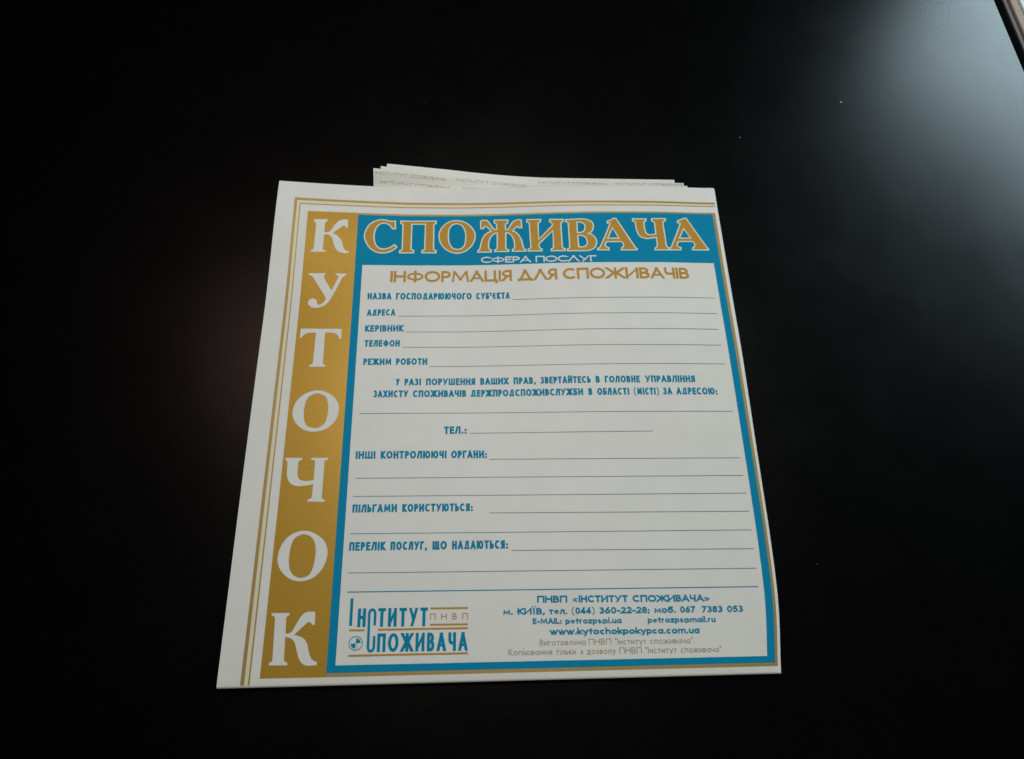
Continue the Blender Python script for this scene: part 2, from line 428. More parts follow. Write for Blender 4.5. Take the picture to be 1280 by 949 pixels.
# ------------------------------------------------------------------ layout of the print, millimetres on the poster
GLYPHS_TITLE = [
    ('С', [[(-48.65, 278.22, 0), (-48.46, 272.99, 0), (-50.12, 272.94, 0), (-52.27, 275.68, 1), (-55.37, 276.71, 1), (-58.36, 275.22, 1), (-60.15, 271.6, 1), (-60.59, 267.06, 1), (-59.6, 262.59, 1), (-57.46, 259.9, 1), (-54.64, 259.22, 1), (-51.66, 260.03, 1), (-48.51, 262.24, 0), (-47.15, 260.62, 0), (-50.71, 257.8, 1), (-54.96, 256.63, 1), (-59.28, 257.39, 1), (-63.3, 260.76, 1), (-65.95, 266.4, 1), (-65.72, 270.41, 1), (-63.58, 275.29, 1), (-60.01, 277.97, 1), (-56.55, 278.87, 1), (-51.93, 278.01, 0)]]),
    ('П', [[(-45.46, 278.32, 0), (-24.75, 278.56, 0), (-24.81, 276.9, 0), (-25.86, 276.12, 1), (-25.99, 273.28, 0), (-26.0, 260.04, 0), (-25.68, 259.04, 1), (-24.46, 258.54, 0), (-24.53, 257.03, 0), (-32.57, 257.01, 0), (-32.52, 258.52, 0), (-31.23, 259.12, 1), (-31.0, 260.53, 0), (-30.89, 276.46, 0), (-38.95, 276.43, 0), (-39.02, 260.51, 0), (-38.77, 259.25, 1), (-37.45, 258.51, 0), (-37.54, 257.0, 0), (-45.43, 256.9, 0), (-45.35, 258.4, 0), (-44.21, 259.02, 1), (-43.99, 260.43, 0), (-44.04, 275.17, 0), (-44.33, 276.09, 1), (-45.32, 276.78, 0)]]),
    ('О', [[(-12.42, 278.91, 1), (-6.88, 277.17, 1), (-2.93, 272.72, 1), (-1.78, 267.83, 1), (-3.43, 262.52, 1), (-7.37, 258.28, 1), (-12.15, 256.8, 1), (-16.93, 258.05, 1), (-21.09, 262.07, 1), (-22.81, 267.65, 1), (-21.87, 272.78, 1), (-17.72, 277.55, 1)], [(-12.33, 276.83, 1), (-9.32, 275.37, 1), (-7.56, 271.24, 1), (-7.22, 267.14, 1), (-8.02, 262.06, 1), (-9.98, 259.81, 1), (-12.37, 259.31, 1), (-14.99, 260.32, 1), (-16.83, 263.35, 1), (-17.43, 267.92, 1), (-17.16, 272.28, 1), (-15.5, 275.64, 1)]]),
    ('Ж', [[(1.63, 278.44, 0), (3.55, 279.07, 1), (5.75, 278.24, 1), (7.69, 275.07, 1), (9.2, 272.71, 1), (10.96, 272.4, 0), (10.93, 275.5, 0), (10.59, 276.44, 1), (9.63, 276.93, 0), (9.67, 278.91, 0), (17.65, 278.76, 0), (17.46, 276.68, 0), (16.34, 276.1, 1), (16.09, 275.07, 0), (16.15, 272.23, 0), (17.79, 272.43, 1), (18.95, 274.71, 1), (20.8, 277.5, 1), (23.05, 278.61, 1), (25.48, 278.52, 0), (25.61, 273.18, 0), (23.76, 273.25, 0), (23.35, 274.3, 1), (22.23, 273.56, 1), (20.17, 271.06, 0), (22.76, 269.43, 1), (25.03, 265.26, 1), (26.35, 259.14, 1), (27.41, 258.35, 0), (27.36, 257.2, 0), (19.78, 257.47, 0), (19.9, 258.77, 0), (20.92, 259.34, 1), (21.04, 263.38, 1), (19.64, 268.01, 1), (17.5, 269.87, 1), (16.18, 269.92, 0), (15.93, 260.01, 0), (16.34, 258.99, 1), (17.64, 258.54, 0), (17.52, 257.44, 0), (9.44, 257.54, 0), (9.59, 258.69, 0), (10.78, 259.41, 1), (11.07, 260.67, 0), (11.26, 270.07, 0), (9.58, 269.61, 1), (7.35, 267.37, 1), (6.19, 263.84, 1), (6.13, 259.79, 1), (7.42, 258.65, 0), (7.31, 257.25, 0), (-0.21, 257.42, 0), (-0.11, 258.68, 0), (0.9, 259.41, 1), (1.59, 262.93, 1), (2.96, 267.22, 1), (5.19, 269.99, 1), (7.85, 271.2, 0), (5.69, 273.83, 1), (4.38, 274.9, 1), (3.58, 274.4, 1), (3.03, 273.23, 0), (1.57, 273.26, 0)]]),
    ('И', [[(28.82, 278.61, 0), (37.0, 278.45, 0), (36.75, 276.75, 0), (35.58, 276.27, 1), (35.27, 275.15, 0), (35.35, 264.88, 0), (43.54, 273.82, 0), (43.73, 275.1, 1), (43.21, 276.0, 1), (42.23, 276.71, 0), (42.3, 278.26, 0), (50.25, 278.01, 0), (49.98, 276.3, 0), (48.93, 275.81, 1), (48.64, 274.43, 0), (48.68, 259.63, 0), (49.04, 258.46, 1), (50.23, 257.97, 0), (50.16, 256.82, 0), (42.24, 256.97, 0), (42.43, 258.22, 0), (43.43, 258.94, 1), (43.7, 260.04, 0), (43.8, 270.46, 0), (36.22, 262.82, 0), (35.28, 261.34, 1), (35.54, 259.31, 1), (36.88, 258.26, 0), (36.74, 257.11, 0), (28.9, 257.29, 0), (28.94, 258.44, 0), (30.18, 259.0, 1), (30.54, 260.5, 0), (30.24, 275.33, 0), (29.98, 276.38, 1), (28.8, 276.94, 0)]]),
    ('В', [[(51.57, 277.81, 0), (59.02, 278.05, 0), (64.31, 277.59, 1), (67.06, 275.85, 1), (67.69, 273.0, 1), (66.6, 269.67, 1), (64.06, 268.01, 0), (67.45, 266.33, 1), (68.83, 262.51, 1), (67.54, 258.73, 1), (64.57, 256.91, 1), (59.34, 256.55, 0), (51.54, 256.68, 0), (51.7, 257.93, 0), (52.79, 258.66, 1), (53.06, 260.26, 0), (53.14, 274.56, 0), (52.9, 275.7, 1), (51.57, 276.36, 0)], [(58.22, 275.99, 0), (60.2, 275.84, 1), (62.33, 274.61, 1), (62.83, 272.28, 1), (61.77, 269.73, 1), (59.72, 268.74, 1), (57.98, 268.88, 0)], [(58.05, 266.74, 0), (60.46, 266.69, 1), (62.56, 265.38, 1), (63.44, 262.32, 1), (62.39, 259.81, 1), (60.37, 258.99, 1), (58.21, 259.13, 0)]]),
    ('А', [[(76.21, 276.45, 0), (78.05, 277.13, 1), (80.17, 278.55, 0), (81.49, 278.34, 0), (91.14, 258.5, 0), (92.07, 257.74, 0), (91.86, 256.99, 0), (82.9, 256.97, 0), (83.11, 258.32, 0), (84.2, 259.23, 1), (84.34, 260.75, 1), (83.4, 262.52, 0), (74.61, 262.49, 0), (73.66, 260.47, 1), (73.91, 259.21, 1), (75.58, 258.31, 0), (75.47, 256.95, 0), (69.02, 256.96, 0), (69.22, 257.97, 0), (70.6, 258.86, 1), (77.6, 274.54, 0), (77.44, 275.21, 1), (76.18, 275.05, 0)], [(78.94, 271.96, 0), (82.2, 264.8, 0), (75.46, 264.78, 0)]]),
    ('Ч', [[(91.44, 278.07, 0), (99.35, 278.11, 0), (99.11, 276.7, 0), (98.06, 276.02, 1), (97.8, 274.36, 0), (97.99, 270.23, 1), (99.05, 267.66, 1), (101.65, 267.16, 1), (104.16, 267.7, 0), (104.2, 274.92, 0), (103.95, 275.96, 1), (102.68, 276.57, 0), (102.86, 278.29, 0), (110.98, 278.46, 0), (110.57, 276.88, 0), (109.46, 276.18, 1), (109.2, 274.77, 0), (109.38, 260.16, 0), (109.82, 259.06, 1), (110.78, 258.53, 0), (110.62, 257.16, 0), (102.53, 257.02, 0), (102.81, 258.39, 0), (103.86, 259.05, 1), (104.19, 260.07, 0), (104.24, 265.66, 0), (101.42, 265.02, 1), (97.85, 264.7, 1), (94.49, 266.37, 1), (93.11, 270.21, 1), (92.85, 274.34, 1), (92.7, 275.89, 1), (91.42, 276.51, 0)]]),
    ('А', [[(118.15, 277.12, 0), (120.21, 277.98, 1), (122.39, 279.1, 0), (123.66, 279.04, 0), (133.47, 259.34, 0), (134.33, 258.49, 0), (134.09, 257.73, 0), (124.76, 257.58, 0), (125.09, 259.11, 0), (126.27, 259.91, 1), (126.42, 261.69, 1), (125.51, 263.29, 0), (117.11, 263.02, 0), (115.95, 260.85, 1), (116.1, 259.59, 1), (117.93, 258.89, 0), (117.6, 257.36, 0), (110.97, 257.17, 0), (111.18, 258.19, 0), (112.37, 259.23, 1), (119.46, 274.93, 0), (119.34, 275.76, 1), (118.12, 275.82, 0)], [(121.17, 272.03, 0), (124.68, 265.46, 0), (117.84, 265.24, 0)]]),
]
GLYPHS_BAND = [
    ('К', [[(-95.0, 277.65, 0), (-87.4, 278.02, 0), (-87.44, 276.6, 0), (-88.58, 275.76, 1), (-88.73, 274.03, 0), (-88.84, 269.52, 0), (-85.89, 269.87, 1), (-83.79, 273.46, 1), (-81.02, 277.12, 1), (-78.09, 278.21, 1), (-75.93, 277.9, 0), (-75.77, 272.6, 0), (-76.76, 272.56, 0), (-77.5, 273.87, 1), (-78.82, 273.66, 1), (-80.72, 272.02, 1), (-84.16, 268.77, 0), (-81.43, 267.31, 1), (-78.94, 264.3, 1), (-77.33, 259.33, 1), (-75.91, 257.6, 1), (-74.25, 257.34, 0), (-74.52, 256.41, 0), (-77.8, 256.18, 1), (-80.84, 257.48, 1), (-82.9, 261.1, 1), (-84.3, 265.67, 1), (-86.07, 267.54, 1), (-88.85, 267.67, 0), (-88.94, 258.79, 0), (-88.56, 258.04, 1), (-87.29, 257.7, 0), (-87.48, 256.56, 0), (-95.54, 256.57, 0), (-95.42, 257.71, 0), (-94.29, 258.34, 1), (-94.01, 260.01, 0), (-93.74, 273.81, 0), (-94.11, 275.35, 1), (-94.89, 276.09, 0)]]),
    ('У', [[(-95.72, 242.94, 0), (-86.36, 243.06, 0), (-86.42, 241.95, 0), (-87.24, 241.57, 1), (-86.8, 239.79, 1), (-82.41, 232.2, 0), (-79.4, 240.16, 0), (-79.35, 241.35, 1), (-80.89, 242.01, 0), (-80.95, 242.98, 0), (-74.74, 242.9, 0), (-75.0, 241.77, 0), (-76.27, 241.16, 1), (-77.29, 239.66, 0), (-82.82, 226.67, 1), (-85.17, 223.37, 1), (-88.89, 221.54, 1), (-92.11, 221.68, 1), (-94.27, 223.14, 1), (-94.78, 224.82, 1), (-93.77, 226.79, 1), (-91.88, 227.24, 1), (-90.17, 225.92, 1), (-89.7, 223.88, 1), (-88.38, 223.37, 1), (-86.54, 224.61, 1), (-85.06, 227.4, 0), (-92.77, 239.87, 0), (-93.85, 241.34, 1), (-95.64, 241.84, 0)]]),
    ('Т', [[(-97.28, 208.67, 0), (-75.36, 208.47, 0), (-75.24, 202.29, 0), (-76.36, 202.29, 0), (-77.2, 204.5, 1), (-79.54, 205.93, 1), (-84.11, 206.1, 0), (-83.99, 188.31, 0), (-83.64, 187.39, 1), (-82.51, 186.93, 0), (-82.64, 185.85, 0), (-91.1, 185.88, 0), (-90.98, 187.03, 0), (-89.64, 187.41, 1), (-89.24, 188.48, 0), (-89.02, 206.11, 0), (-93.2, 205.96, 1), (-95.55, 204.7, 1), (-96.46, 203.12, 0), (-97.51, 203.12, 0)]]),
    ('О', [[(-85.25, 172.28, 1), (-79.48, 170.4, 1), (-75.13, 166.31, 1), (-73.75, 160.8, 1), (-75.38, 155.0, 1), (-79.75, 150.72, 1), (-85.95, 149.19, 1), (-91.72, 150.8, 1), (-96.09, 155.13, 1), (-97.47, 160.2, 1), (-96.03, 166.05, 1), (-91.68, 170.46, 1)], [(-85.12, 170.57, 1), (-81.4, 168.92, 1), (-79.62, 164.86, 1), (-79.34, 159.01, 1), (-80.52, 153.95, 1), (-83.46, 151.46, 1), (-86.78, 151.34, 1), (-89.91, 152.93, 1), (-91.43, 156.91, 1), (-91.57, 163.45, 1), (-90.15, 168.23, 1), (-87.59, 170.07, 1)]]),
    ('Ч', [[(-98.84, 135.24, 0), (-90.26, 135.17, 0), (-90.33, 134.1, 0), (-91.84, 133.53, 1), (-92.08, 131.89, 0), (-92.05, 126.98, 1), (-91.03, 124.13, 1), (-88.24, 123.06, 1), (-83.88, 123.5, 0), (-83.78, 132.23, 0), (-84.2, 133.64, 1), (-85.8, 134.14, 0), (-85.73, 135.13, 0), (-77.28, 135.07, 0), (-77.44, 134.0, 0), (-78.96, 133.43, 1), (-79.07, 131.78, 0), (-79.12, 114.56, 0), (-78.82, 113.68, 1), (-77.49, 113.35, 0), (-77.64, 112.24, 0), (-86.07, 112.48, 0), (-85.92, 113.51, 0), (-84.44, 114.05, 1), (-84.0, 115.24, 0), (-83.87, 121.4, 0), (-87.66, 120.63, 1), (-92.26, 120.51, 1), (-95.49, 122.15, 1), (-97.2, 125.81, 1), (-97.53, 131.93, 1), (-97.91, 133.58, 1), (-98.75, 134.16, 0)]]),
    ('О', [[(-86.16, 97.91, 1), (-80.37, 96.08, 1), (-75.95, 92.21, 1), (-74.3, 86.9, 1), (-75.82, 80.2, 1), (-80.24, 75.23, 1), (-86.35, 73.55, 1), (-92.0, 75.23, 1), (-96.46, 79.71, 1), (-97.92, 84.93, 1), (-96.44, 91.31, 1), (-92.39, 96.06, 1)], [(-86.01, 96.14, 1), (-82.1, 94.19, 1), (-80.28, 89.99, 1), (-80.15, 83.6, 1), (-81.54, 77.68, 1), (-83.94, 75.5, 1), (-87.23, 75.32, 1), (-90.32, 77.05, 1), (-92.17, 81.14, 1), (-92.32, 88.62, 1), (-91.04, 93.52, 1), (-88.59, 95.56, 1)]]),
    ('К', [[(-98.26, 59.08, 0), (-89.92, 58.97, 0), (-89.91, 57.92, 0), (-90.94, 57.43, 1), (-91.22, 56.25, 0), (-90.97, 49.8, 0), (-88.58, 50.18, 1), (-86.9, 52.85, 1), (-84.69, 57.0, 1), (-82.5, 59.07, 1), (-80.16, 59.46, 1), (-77.99, 59.22, 0), (-77.76, 53.47, 0), (-79.04, 53.49, 0), (-79.76, 54.42, 1), (-80.64, 54.76, 1), (-82.26, 53.62, 1), (-86.98, 48.91, 0), (-83.5, 48.04, 1), (-80.97, 45.74, 1), (-79.58, 41.63, 1), (-78.06, 38.37, 1), (-75.64, 37.12, 0), (-75.53, 35.67, 0), (-78.25, 35.47, 1), (-80.77, 35.59, 1), (-83.24, 37.44, 1), (-84.8, 40.9, 1), (-85.96, 44.59, 1), (-87.66, 47.07, 1), (-90.94, 48.15, 0), (-90.59, 38.36, 0), (-90.26, 37.51, 1), (-88.95, 37.01, 0), (-88.96, 35.72, 0), (-97.22, 35.85, 0), (-97.17, 37.06, 0), (-96.12, 37.44, 1), (-95.82, 38.64, 0), (-96.37, 55.91, 0), (-96.85, 57.38, 1), (-98.16, 58.03, 0)]]),
]
TEXT = [
    ('heading', 'wide', [('ІНФОРМАЦІЯ', -50.11, 18.98), ('ΔΛЯ', 22.24, 44.77), ('СПОЖИВАЧІВ', 48.01, 120.54)], [-50.11, 237.74, 120.54, 238.28], 7.21),
    ('subtitle', 'wide', [('СФЕРА', 1.43, 30.11), ('ПОСΛУГ', 32.91, 68.12)], [1.43, 250.16, 68.12, 249.26], 4.08),
    ('form_label', 'cond', [('НАЗВА', -62.33, -49.04), ('ГОСПОДАРЮЮЧОГО', -46.48, -3.97), ("СУБ'ЄКТА", -1.54, 17.44)], [-62.35, 226.76, 17.43, 226.63], 4.1),
    ('form_label', 'cond', [('АДРЕСА', -62.12, -46.51)], [-62.14, 216.49, -46.52, 216.67], 3.98),
    ('form_label', 'cond', [('КЕРІВНИК', -62.64, -41.68)], [-62.63, 206.76, -41.67, 206.82], 3.96),
    ('form_label', 'cond', [('ТЕЛЕФОН', -62.55, -43.35)], [-62.54, 197.73, -43.34, 197.77], 3.92),
    ('form_label', 'cond', [('РЕЖИМ', -62.59, -47.53), ('РОБОТИ', -45.07, -28.27)], [-62.57, 186.87, -28.27, 186.89], 3.85),
    ('form_label', 'cond', [('У', -44.7, -42.8), ('РАЗІ', -40.14, -31.4), ('ПОРУШЕННЯ', -28.73, -2.54), ('ВАШИХ', 0.14, 15.22), ('ПРАВ,', 17.9, 29.77), ('ЗВЕРТАЙТЕСЬ', 32.24, 59.05), ('В', 61.75, 63.92), ('ГОЛОВНЕ', 66.62, 85.47), ('УПРАВЛІННЯ', 88.38, 115.31)], [-44.7, 174.94, 115.29, 175.23], 3.86),
    ('form_label', 'cond', [('ЗАХИСТУ', -56.29, -38.05), ('СПОЖИВАЧІВ', -35.56, -7.4), ('ДЕРЖПРОДСПОЖИВСЛУЖБИ', -5.04, 54.54), ('В', 57.4, 59.46), ('ОБЛАСТІ', 62.06, 79.13), ('(МІСТІ)', 81.65, 95.0), ('ЗА', 97.26, 102.06), ('АДРЕСОЮ:', 104.41, 126.58)], [-56.29, 168.19, 126.58, 168.31], 3.86),
    ('form_label', 'cond', [('ТЕЛ.:', -18.98, -7.26)], [-18.98, 147.52, -7.26, 147.61], 4.11),
    ('form_label', 'cond', [('ІНШІ', -63.6, -53.66), ('КОНТРОЛЮЮЧІ', -50.91, -17.55), ('ОРГАНИ:', -15.21, 3.09)], [-63.6, 134.47, 3.08, 134.37], 4.06),
    ('form_label', 'cond', [('ПІЛЬГАМИ', -63.6, -41.74), ('КОРИСТУЮТЬСЯ:', -39.13, -4.24)], [-63.6, 106.72, -4.4, 106.85], 4.01),
    ('form_label', 'cond', [('ПЕРЕЛІК', -64.06, -46.65), ('ПОСЛУГ,', -44.16, -26.47), ('ЩО', -23.9, -16.94), ('НАДАЮТЬСЯ:', -14.37, 12.86)], [-64.06, 87.85, 12.74, 88.02], 4.16),
    ('contact_line', 'bold', [('ПНВП', 26.22, 40.58), ('«ІНСТИТУТ', 43.12, 69.6), ('СПОЖИВАЧА»', 71.88, 109.18)], [26.21, 62.08, 109.18, 61.55], 3.27),
    ('contact_line', 'bold', [('м.', 10.01, 14.62), ('КИЇВ,', 16.87, 29.67), ('тел.', 31.68, 40.34), ('(044)', 42.5, 53.35), ('360-22-28;', 55.52, 79.7), ('моб.', 81.96, 92.45), ('067', 94.53, 101.9), ('7383', 105.06, 115.3), ('053', 117.48, 125.3)], [10.0, 56.7, 125.32, 56.46], 3.03),
    ('contact_line', 'bold', [('E-MAIL:', 23.87, 37.53), ('petrozps@i.ua', 39.28, 65.83)], [23.87, 52.31, 65.82, 52.11], 2.63),
    ('contact_line', 'bold', [('petrozps@mail.ru', 78.44, 111.55)], [78.45, 52.11, 111.43, 52.02], 2.64),
    ('contact_line', 'bold', [('www.kytochokpokypca.com.ua', 31.75, 103.46)], [31.75, 47.35, 103.46, 46.99], 2.99),
    ('imprint_line', 'thin', [('Виготовлено', 26.8, 48.53), ('ПНВП', 49.77, 60.23), ('“Інститут', 62.07, 77.08), ('споживача”.', 78.89, 100.95)], [26.8, 42.63, 100.94, 42.56], 2.72),
    ('imprint_line', 'thin', [('Копіювання', 12.3, 32.49), ('тільки', 34.36, 43.45), ('з', 45.58, 46.91), ('дозволу', 48.7, 62.08), ('ПНВП', 63.93, 74.6), ('“Інститут', 76.41, 91.69), ('споживача”.', 93.7, 114.89)], [12.29, 38.46, 114.74, 38.43], 2.77),
]
RULES = [
    (18.94, 226.03, 133.03, 226.22),
    (-45.18, 216.32, 132.98, 216.35),
    (-40.08, 206.52, 132.53, 206.62),
    (-41.55, 197.29, 132.56, 196.98),
    (-27.18, 185.85, 132.78, 185.91),
    (-63.03, 159.10, 133.13, 158.93),
    (-5.48, 147.82, 89.56, 148.19),
    (4.38, 133.68, 133.49, 133.46),
    (-63.01, 124.24, 133.61, 124.07),
    (-63.81, 114.87, 133.90, 114.77),
    (3.95, 105.84, 133.90, 105.39),
    (-64.10, 96.13, 133.78, 95.94),
    (14.67, 87.10, 133.69, 86.59),
    (-63.90, 77.20, 133.70, 77.05),
    (-63.72, 68.23, 133.41, 68.24),
]

# ------------------------------------------------------------------ table and window sill
TZ = -3.0
def box(bm, x0, x1, y0, y1, z0, z1, skew=0.0, bevel=0.0, mi=0):
    """box in millimetres; skew shifts x per millimetre of y"""
    vs_ = [bm.verts.new(((x + skew * y) * MM, y * MM, z * MM)) for z in (z0, z1) for x, y in ((x0, y0), (x1, y0), (x1, y1), (x0, y1))]
    fs = [bm.faces.new([vs_[i] for i in q]) for q in ((3, 2, 1, 0), (4, 5, 6, 7), (0, 1, 5, 4), (1, 2, 6, 5), (2, 3, 7, 6), (3, 0, 4, 7))]
    for f in fs: f.material_index = mi
    if bevel:
        ed = {e for f in fs for e in f.edges}
        bmesh.ops.bevel(bm, geom=list(ed), offset=bevel * MM, segments=3, affect='EDGES', profile=0.5)

SK = -0.05
table = empty('table', (0.0, 0.3, TZ * MM), 'black satin table with a folded paper poster lying on it', 'table')
bm = bmesh.new(); box(bm, -700, 379.0, -450, 950, TZ - 25, TZ, SK, 0.6)
top = link('tabletop', bm, M_TABLE, smooth=False)
bm = bmesh.new(); box(bm, 379.2, 386.6, -450, 950, TZ - 25.5, TZ - 3.0, SK, 0.3)  # black edge lip, widened to stand in for the dark gap beside the sill
edge = link('edge_gap_strip', bm, M_EDGE, smooth=False)
for o in (top, edge):
    o.parent = table; o.matrix_parent_inverse = Matrix.Translation(table.location).inverted()

sill = empty('window_sill', (0.385, 0.3, TZ * MM), 'white sill with a beige wooden trim beyond the right edge of the black table', 'window sill')
parts = []
bm = bmesh.new(); box(bm, 388.2, 391.7, -450, 950, -40, -6.5, SK, 0.4); parts.append(link('dark_strip', bm, M_SILL_DARK, smooth=False))
bm = bmesh.new(); box(bm, 391.8, 397.6, -450, 950, -40, -5.0, SK, 0.8); parts.append(link('wooden_trim', bm, M_SILL_WOOD, smooth=False))
bm = bmesh.new(); box(bm, 397.7, 398.9, -450, 950, -40, -5.8, SK, 0.3); parts.append(link('dark_strip', bm, M_SILL_DARK, smooth=False))
bm = bmesh.new(); box(bm, 399.0, 600, -450, 950, -40, -5.2, SK, 0.8); parts.append(link('sill_board', bm, M_SILL_WHITE, smooth=False))
for o in parts:
    o.parent = sill; o.matrix_parent_inverse = Matrix.Translation(sill.location).inverted()

# ------------------------------------------------------------------ the folded poster
poster = empty('folded_poster', (0, 0, 0), 'folded white paper poster with gold side band and blue frame lying on the black table', 'poster')

TL, TR, BR, BL = (-116.6, 302.7), (142.6, 301.25), (141.9, 29.6), (-119.7, 27.3)
def front_mesh():
    bm = bmesh.new(); nu, nv, m = 66, 68, 6
    rows = []
    for j in range(nv + m + 1):
        v = min(1.0, j / nv); b = math.pi * max(0, j - nv) / m; row = []
        for i in range(nu + m + 1):
            u = min(1.0, i / nu); a = math.pi * max(0, i - nu) / m
            s = (TL[0] * (1 - u) + TR[0] * u) * (1 - v) + (BL[0] * (1 - u) + BR[0] * u) * v
            t = (TL[1] * (1 - u) + TR[1] * u) * (1 - v) + (BL[1] * (1 - u) + BR[1] * u) * v
            if v < 0.5: t += 0.55 * (1 - v * 2) ** 8 * (-math.sin(u * math.pi) * 0.9)
            if 0 < v < 1: s += (-0.55 * math.sin(v * math.pi) * (1 - u) ** 6)
            x, y, z = surf(s, t)
            ra, rb = (z + 2.4) / 2, (z + 2.4) / 2
            x += ra * math.sin(a) * 0.8; y -= rb * math.sin(b) * 0.8
            z -= max(ra * (1 - math.cos(a)), rb * (1 - math.cos(b)))
            row.append(bm.verts.new((x * MM, y * MM, z * MM)))
        rows.append(row)
    for j in range(nv + m):
        for i in range(nu + m):
            bm.faces.new((rows[j + 1][i], rows[j + 1][i + 1], rows[j][i + 1], rows[j][i]))
    return bm
front = link('front_panel', front_mesh(), M_PAPER, poster)
sol = front.modifiers.new('thickness', 'SOLIDIFY'); sol.thickness = 0.00018; sol.offset = -1
es = front.modifiers.new('crisp_edges', 'EDGE_SPLIT'); es.split_angle = math.radians(50)

# back leaf of the fold, flat on the table
bm = bmesh.new()
patch(bm, ((-115.5, 299.5), (141, 298.5), (140.3, 31.0), (-118.5, 29.0)), 0, 8, 0, lambda s, t, up: (surf(s, t)[0] * MM, t * MM, -2.6 * MM))
leaf = link('back_leaf', bm, M_FLAP, poster)
sol = leaf.modifiers.new('thickness', 'SOLIDIFY'); sol.thickness = 0.00018; sol.offset = 1

# three folded flaps whose upper ends stick out behind the front panel
flaps = []
for (sa, sb, y0, z0) in ((-62.8, 124.0, 304.9, -0.5), (-58.6, 121.9, 307.1, -0.72), (-55.1, 116.6, 309.55, -0.94)):
    bm = bmesh.new(); nu, nv = 60, 26; rows = []
    for j in range(nv + 1):
        row = []
        for i in range(nu + 1):
            s = sa + (sb - sa) * i / nu
            v = (j / nv) ** 2.2
            t = flap_top(s, y0) * (1 - v) + 60.0 * v
            row.append(bm.verts.new(flap_surf(s, t, y0, z0)))
        rows.append(row)
    for j in range(nv):
        for i in range(nu):
            bm.faces.new((rows[j + 1][i], rows[j + 1][i + 1], rows[j][i + 1], rows[j][i]))
    fl = link('flap', bm, M_FLAP, poster)
    sol = fl.modifiers.new('thickness', 'SOLIDIFY'); sol.thickness = 0.00014; sol.offset = -1
    es = fl.modifiers.new('crisp_edges', 'EDGE_SPLIT'); es.split_angle = math.radians(50)
    flaps.append((fl, sa, sb, y0, z0))

# the pale repeating lettering on the back of the sheet
rows_on = {0: [(-61.7, 3.2), (-14.0, 2.7), (-59.0, 7.8), (-10.4, 7.4), (-55.6, 12.0)], 1: [(34.6, 2.3), (80.6, 2.2)], 2: []}
for fi, (fl, sa, sb, y0, z0) in enumerate(flaps):
    if not rows_on[fi]: continue
    bm = bmesh.new()
    for s0, d in rows_on[fi]:
        for txt, a, b in (('ІНСТИТУТ', 0, 19.0), ('СПОЖИВАЧА', 20.4, 41.3)):
            word(bm, txt, s0 + a, min(s0 + b, sb - 0.4), -d, 1.75, 'mark', 0.05,
                 lambda s, t, up, y0=y0, z0=z0: (lambda p: (p[0], p[1], p[2] + up * MM))(flap_surf(s, flap_top(s, y0) + t, y0, z0)))
    link('back_lettering', bm, M_WATER, fl, smooth=False)

# --- printed areas on the front panel
F = front
def part(name, bm, mats, smooth=True): return link(name, bm, mats, F, smooth)

GTL, GTR, GBR, GBL = (-98.9, 283.0), (141.75, 283.35), (141.2, 31.9), (-100.7, 30.2)
BTL, BTR, BBR, BBL = (-70.4, 281.9), (140.0, 282.35), (140.0, 33.4), (-71.0, 32.0)
WTL, WTR, WBR, WBL = (-66.3, 248.7), (136.1, 248.95), (136.25, 36.35), (-67.0, 35.35)
bm = bmesh.new(); patch(bm, (GTL, (-70.4, 283.1), (-70.95, 30.3), GBL), 0.05); part('gold_band', bm, M_GOLD)
bm = bmesh.new()
patch(bm, ((-70.4, 283.1), GTR, BTR, BTL), 0.05)
patch(bm, (BTR, GTR, GBR, BBR), 0.05)
patch(bm, (BBL, BBR, GBR, (-70.95, 30.3)), 0.05)
part('gold_edging', bm, M_LINE_GOLD)
bm = bmesh.new()
patch(bm, (BTL, BTR, WTR, WTL), 0.06); patch(bm, (WTR, BTR, BBR, WBR), 0.06)
patch(bm, (WBL, WBR, BBR, BBL), 0.06); patch(bm, (BTL, WTL, WBL, BBL), 0.06)
part('blue_frame', bm, M_BLUE)

# double border line of the sheet: along the top, over the right fold, and down the left over the bottom fold
def strip(pts, w, up, bm, mi=0):
    a, b = pts
    d = Vector(b) - Vector(a); d.normalize(); n = Vector((-d.y, d.x)) * w / 2
    q = [Vector(a) + n, Vector(b) + n, Vector(b) - n, Vector(a) - n]
    patch(bm, [tuple(v) for v in q], up, 5.0, mi)
bm = bmesh.new()
patch(bm, ((-106.9, 291.65), (142.6, 290.7), (142.6, 289.35), (-105.4, 290.1)), 0.05)
patch(bm, ((-106.9, 291.65), (-105.4, 290.1), (-107.5, 27.4), (-109.2, 27.4)), 0.05)
part('border_line', bm, M_LINE_GOLD)
bm = bmesh.new()
patch(bm, ((-105.4, 290.1), (142.6, 289.35), (142.6, 288.2), (-103.9, 288.2)), 0.05)
patch(bm, ((-105.4, 290.1), (-103.9, 288.2), (-105.75, 27.4), (-107.5, 27.4)), 0.05)
part('border_fill', bm, M_CREAM)
bm = bmesh.new()
patch(bm, ((-103.9, 288.2), (142.6, 288.2), (142.6, 287.6), (-103.3, 287.5)), 0.05)
patch(bm, ((-103.9, 288.2), (-103.3, 287.5), (-105.0, 27.4), (-105.75, 27.4)), 0.05)
part('border_line', bm, M_LINE_GOLD)

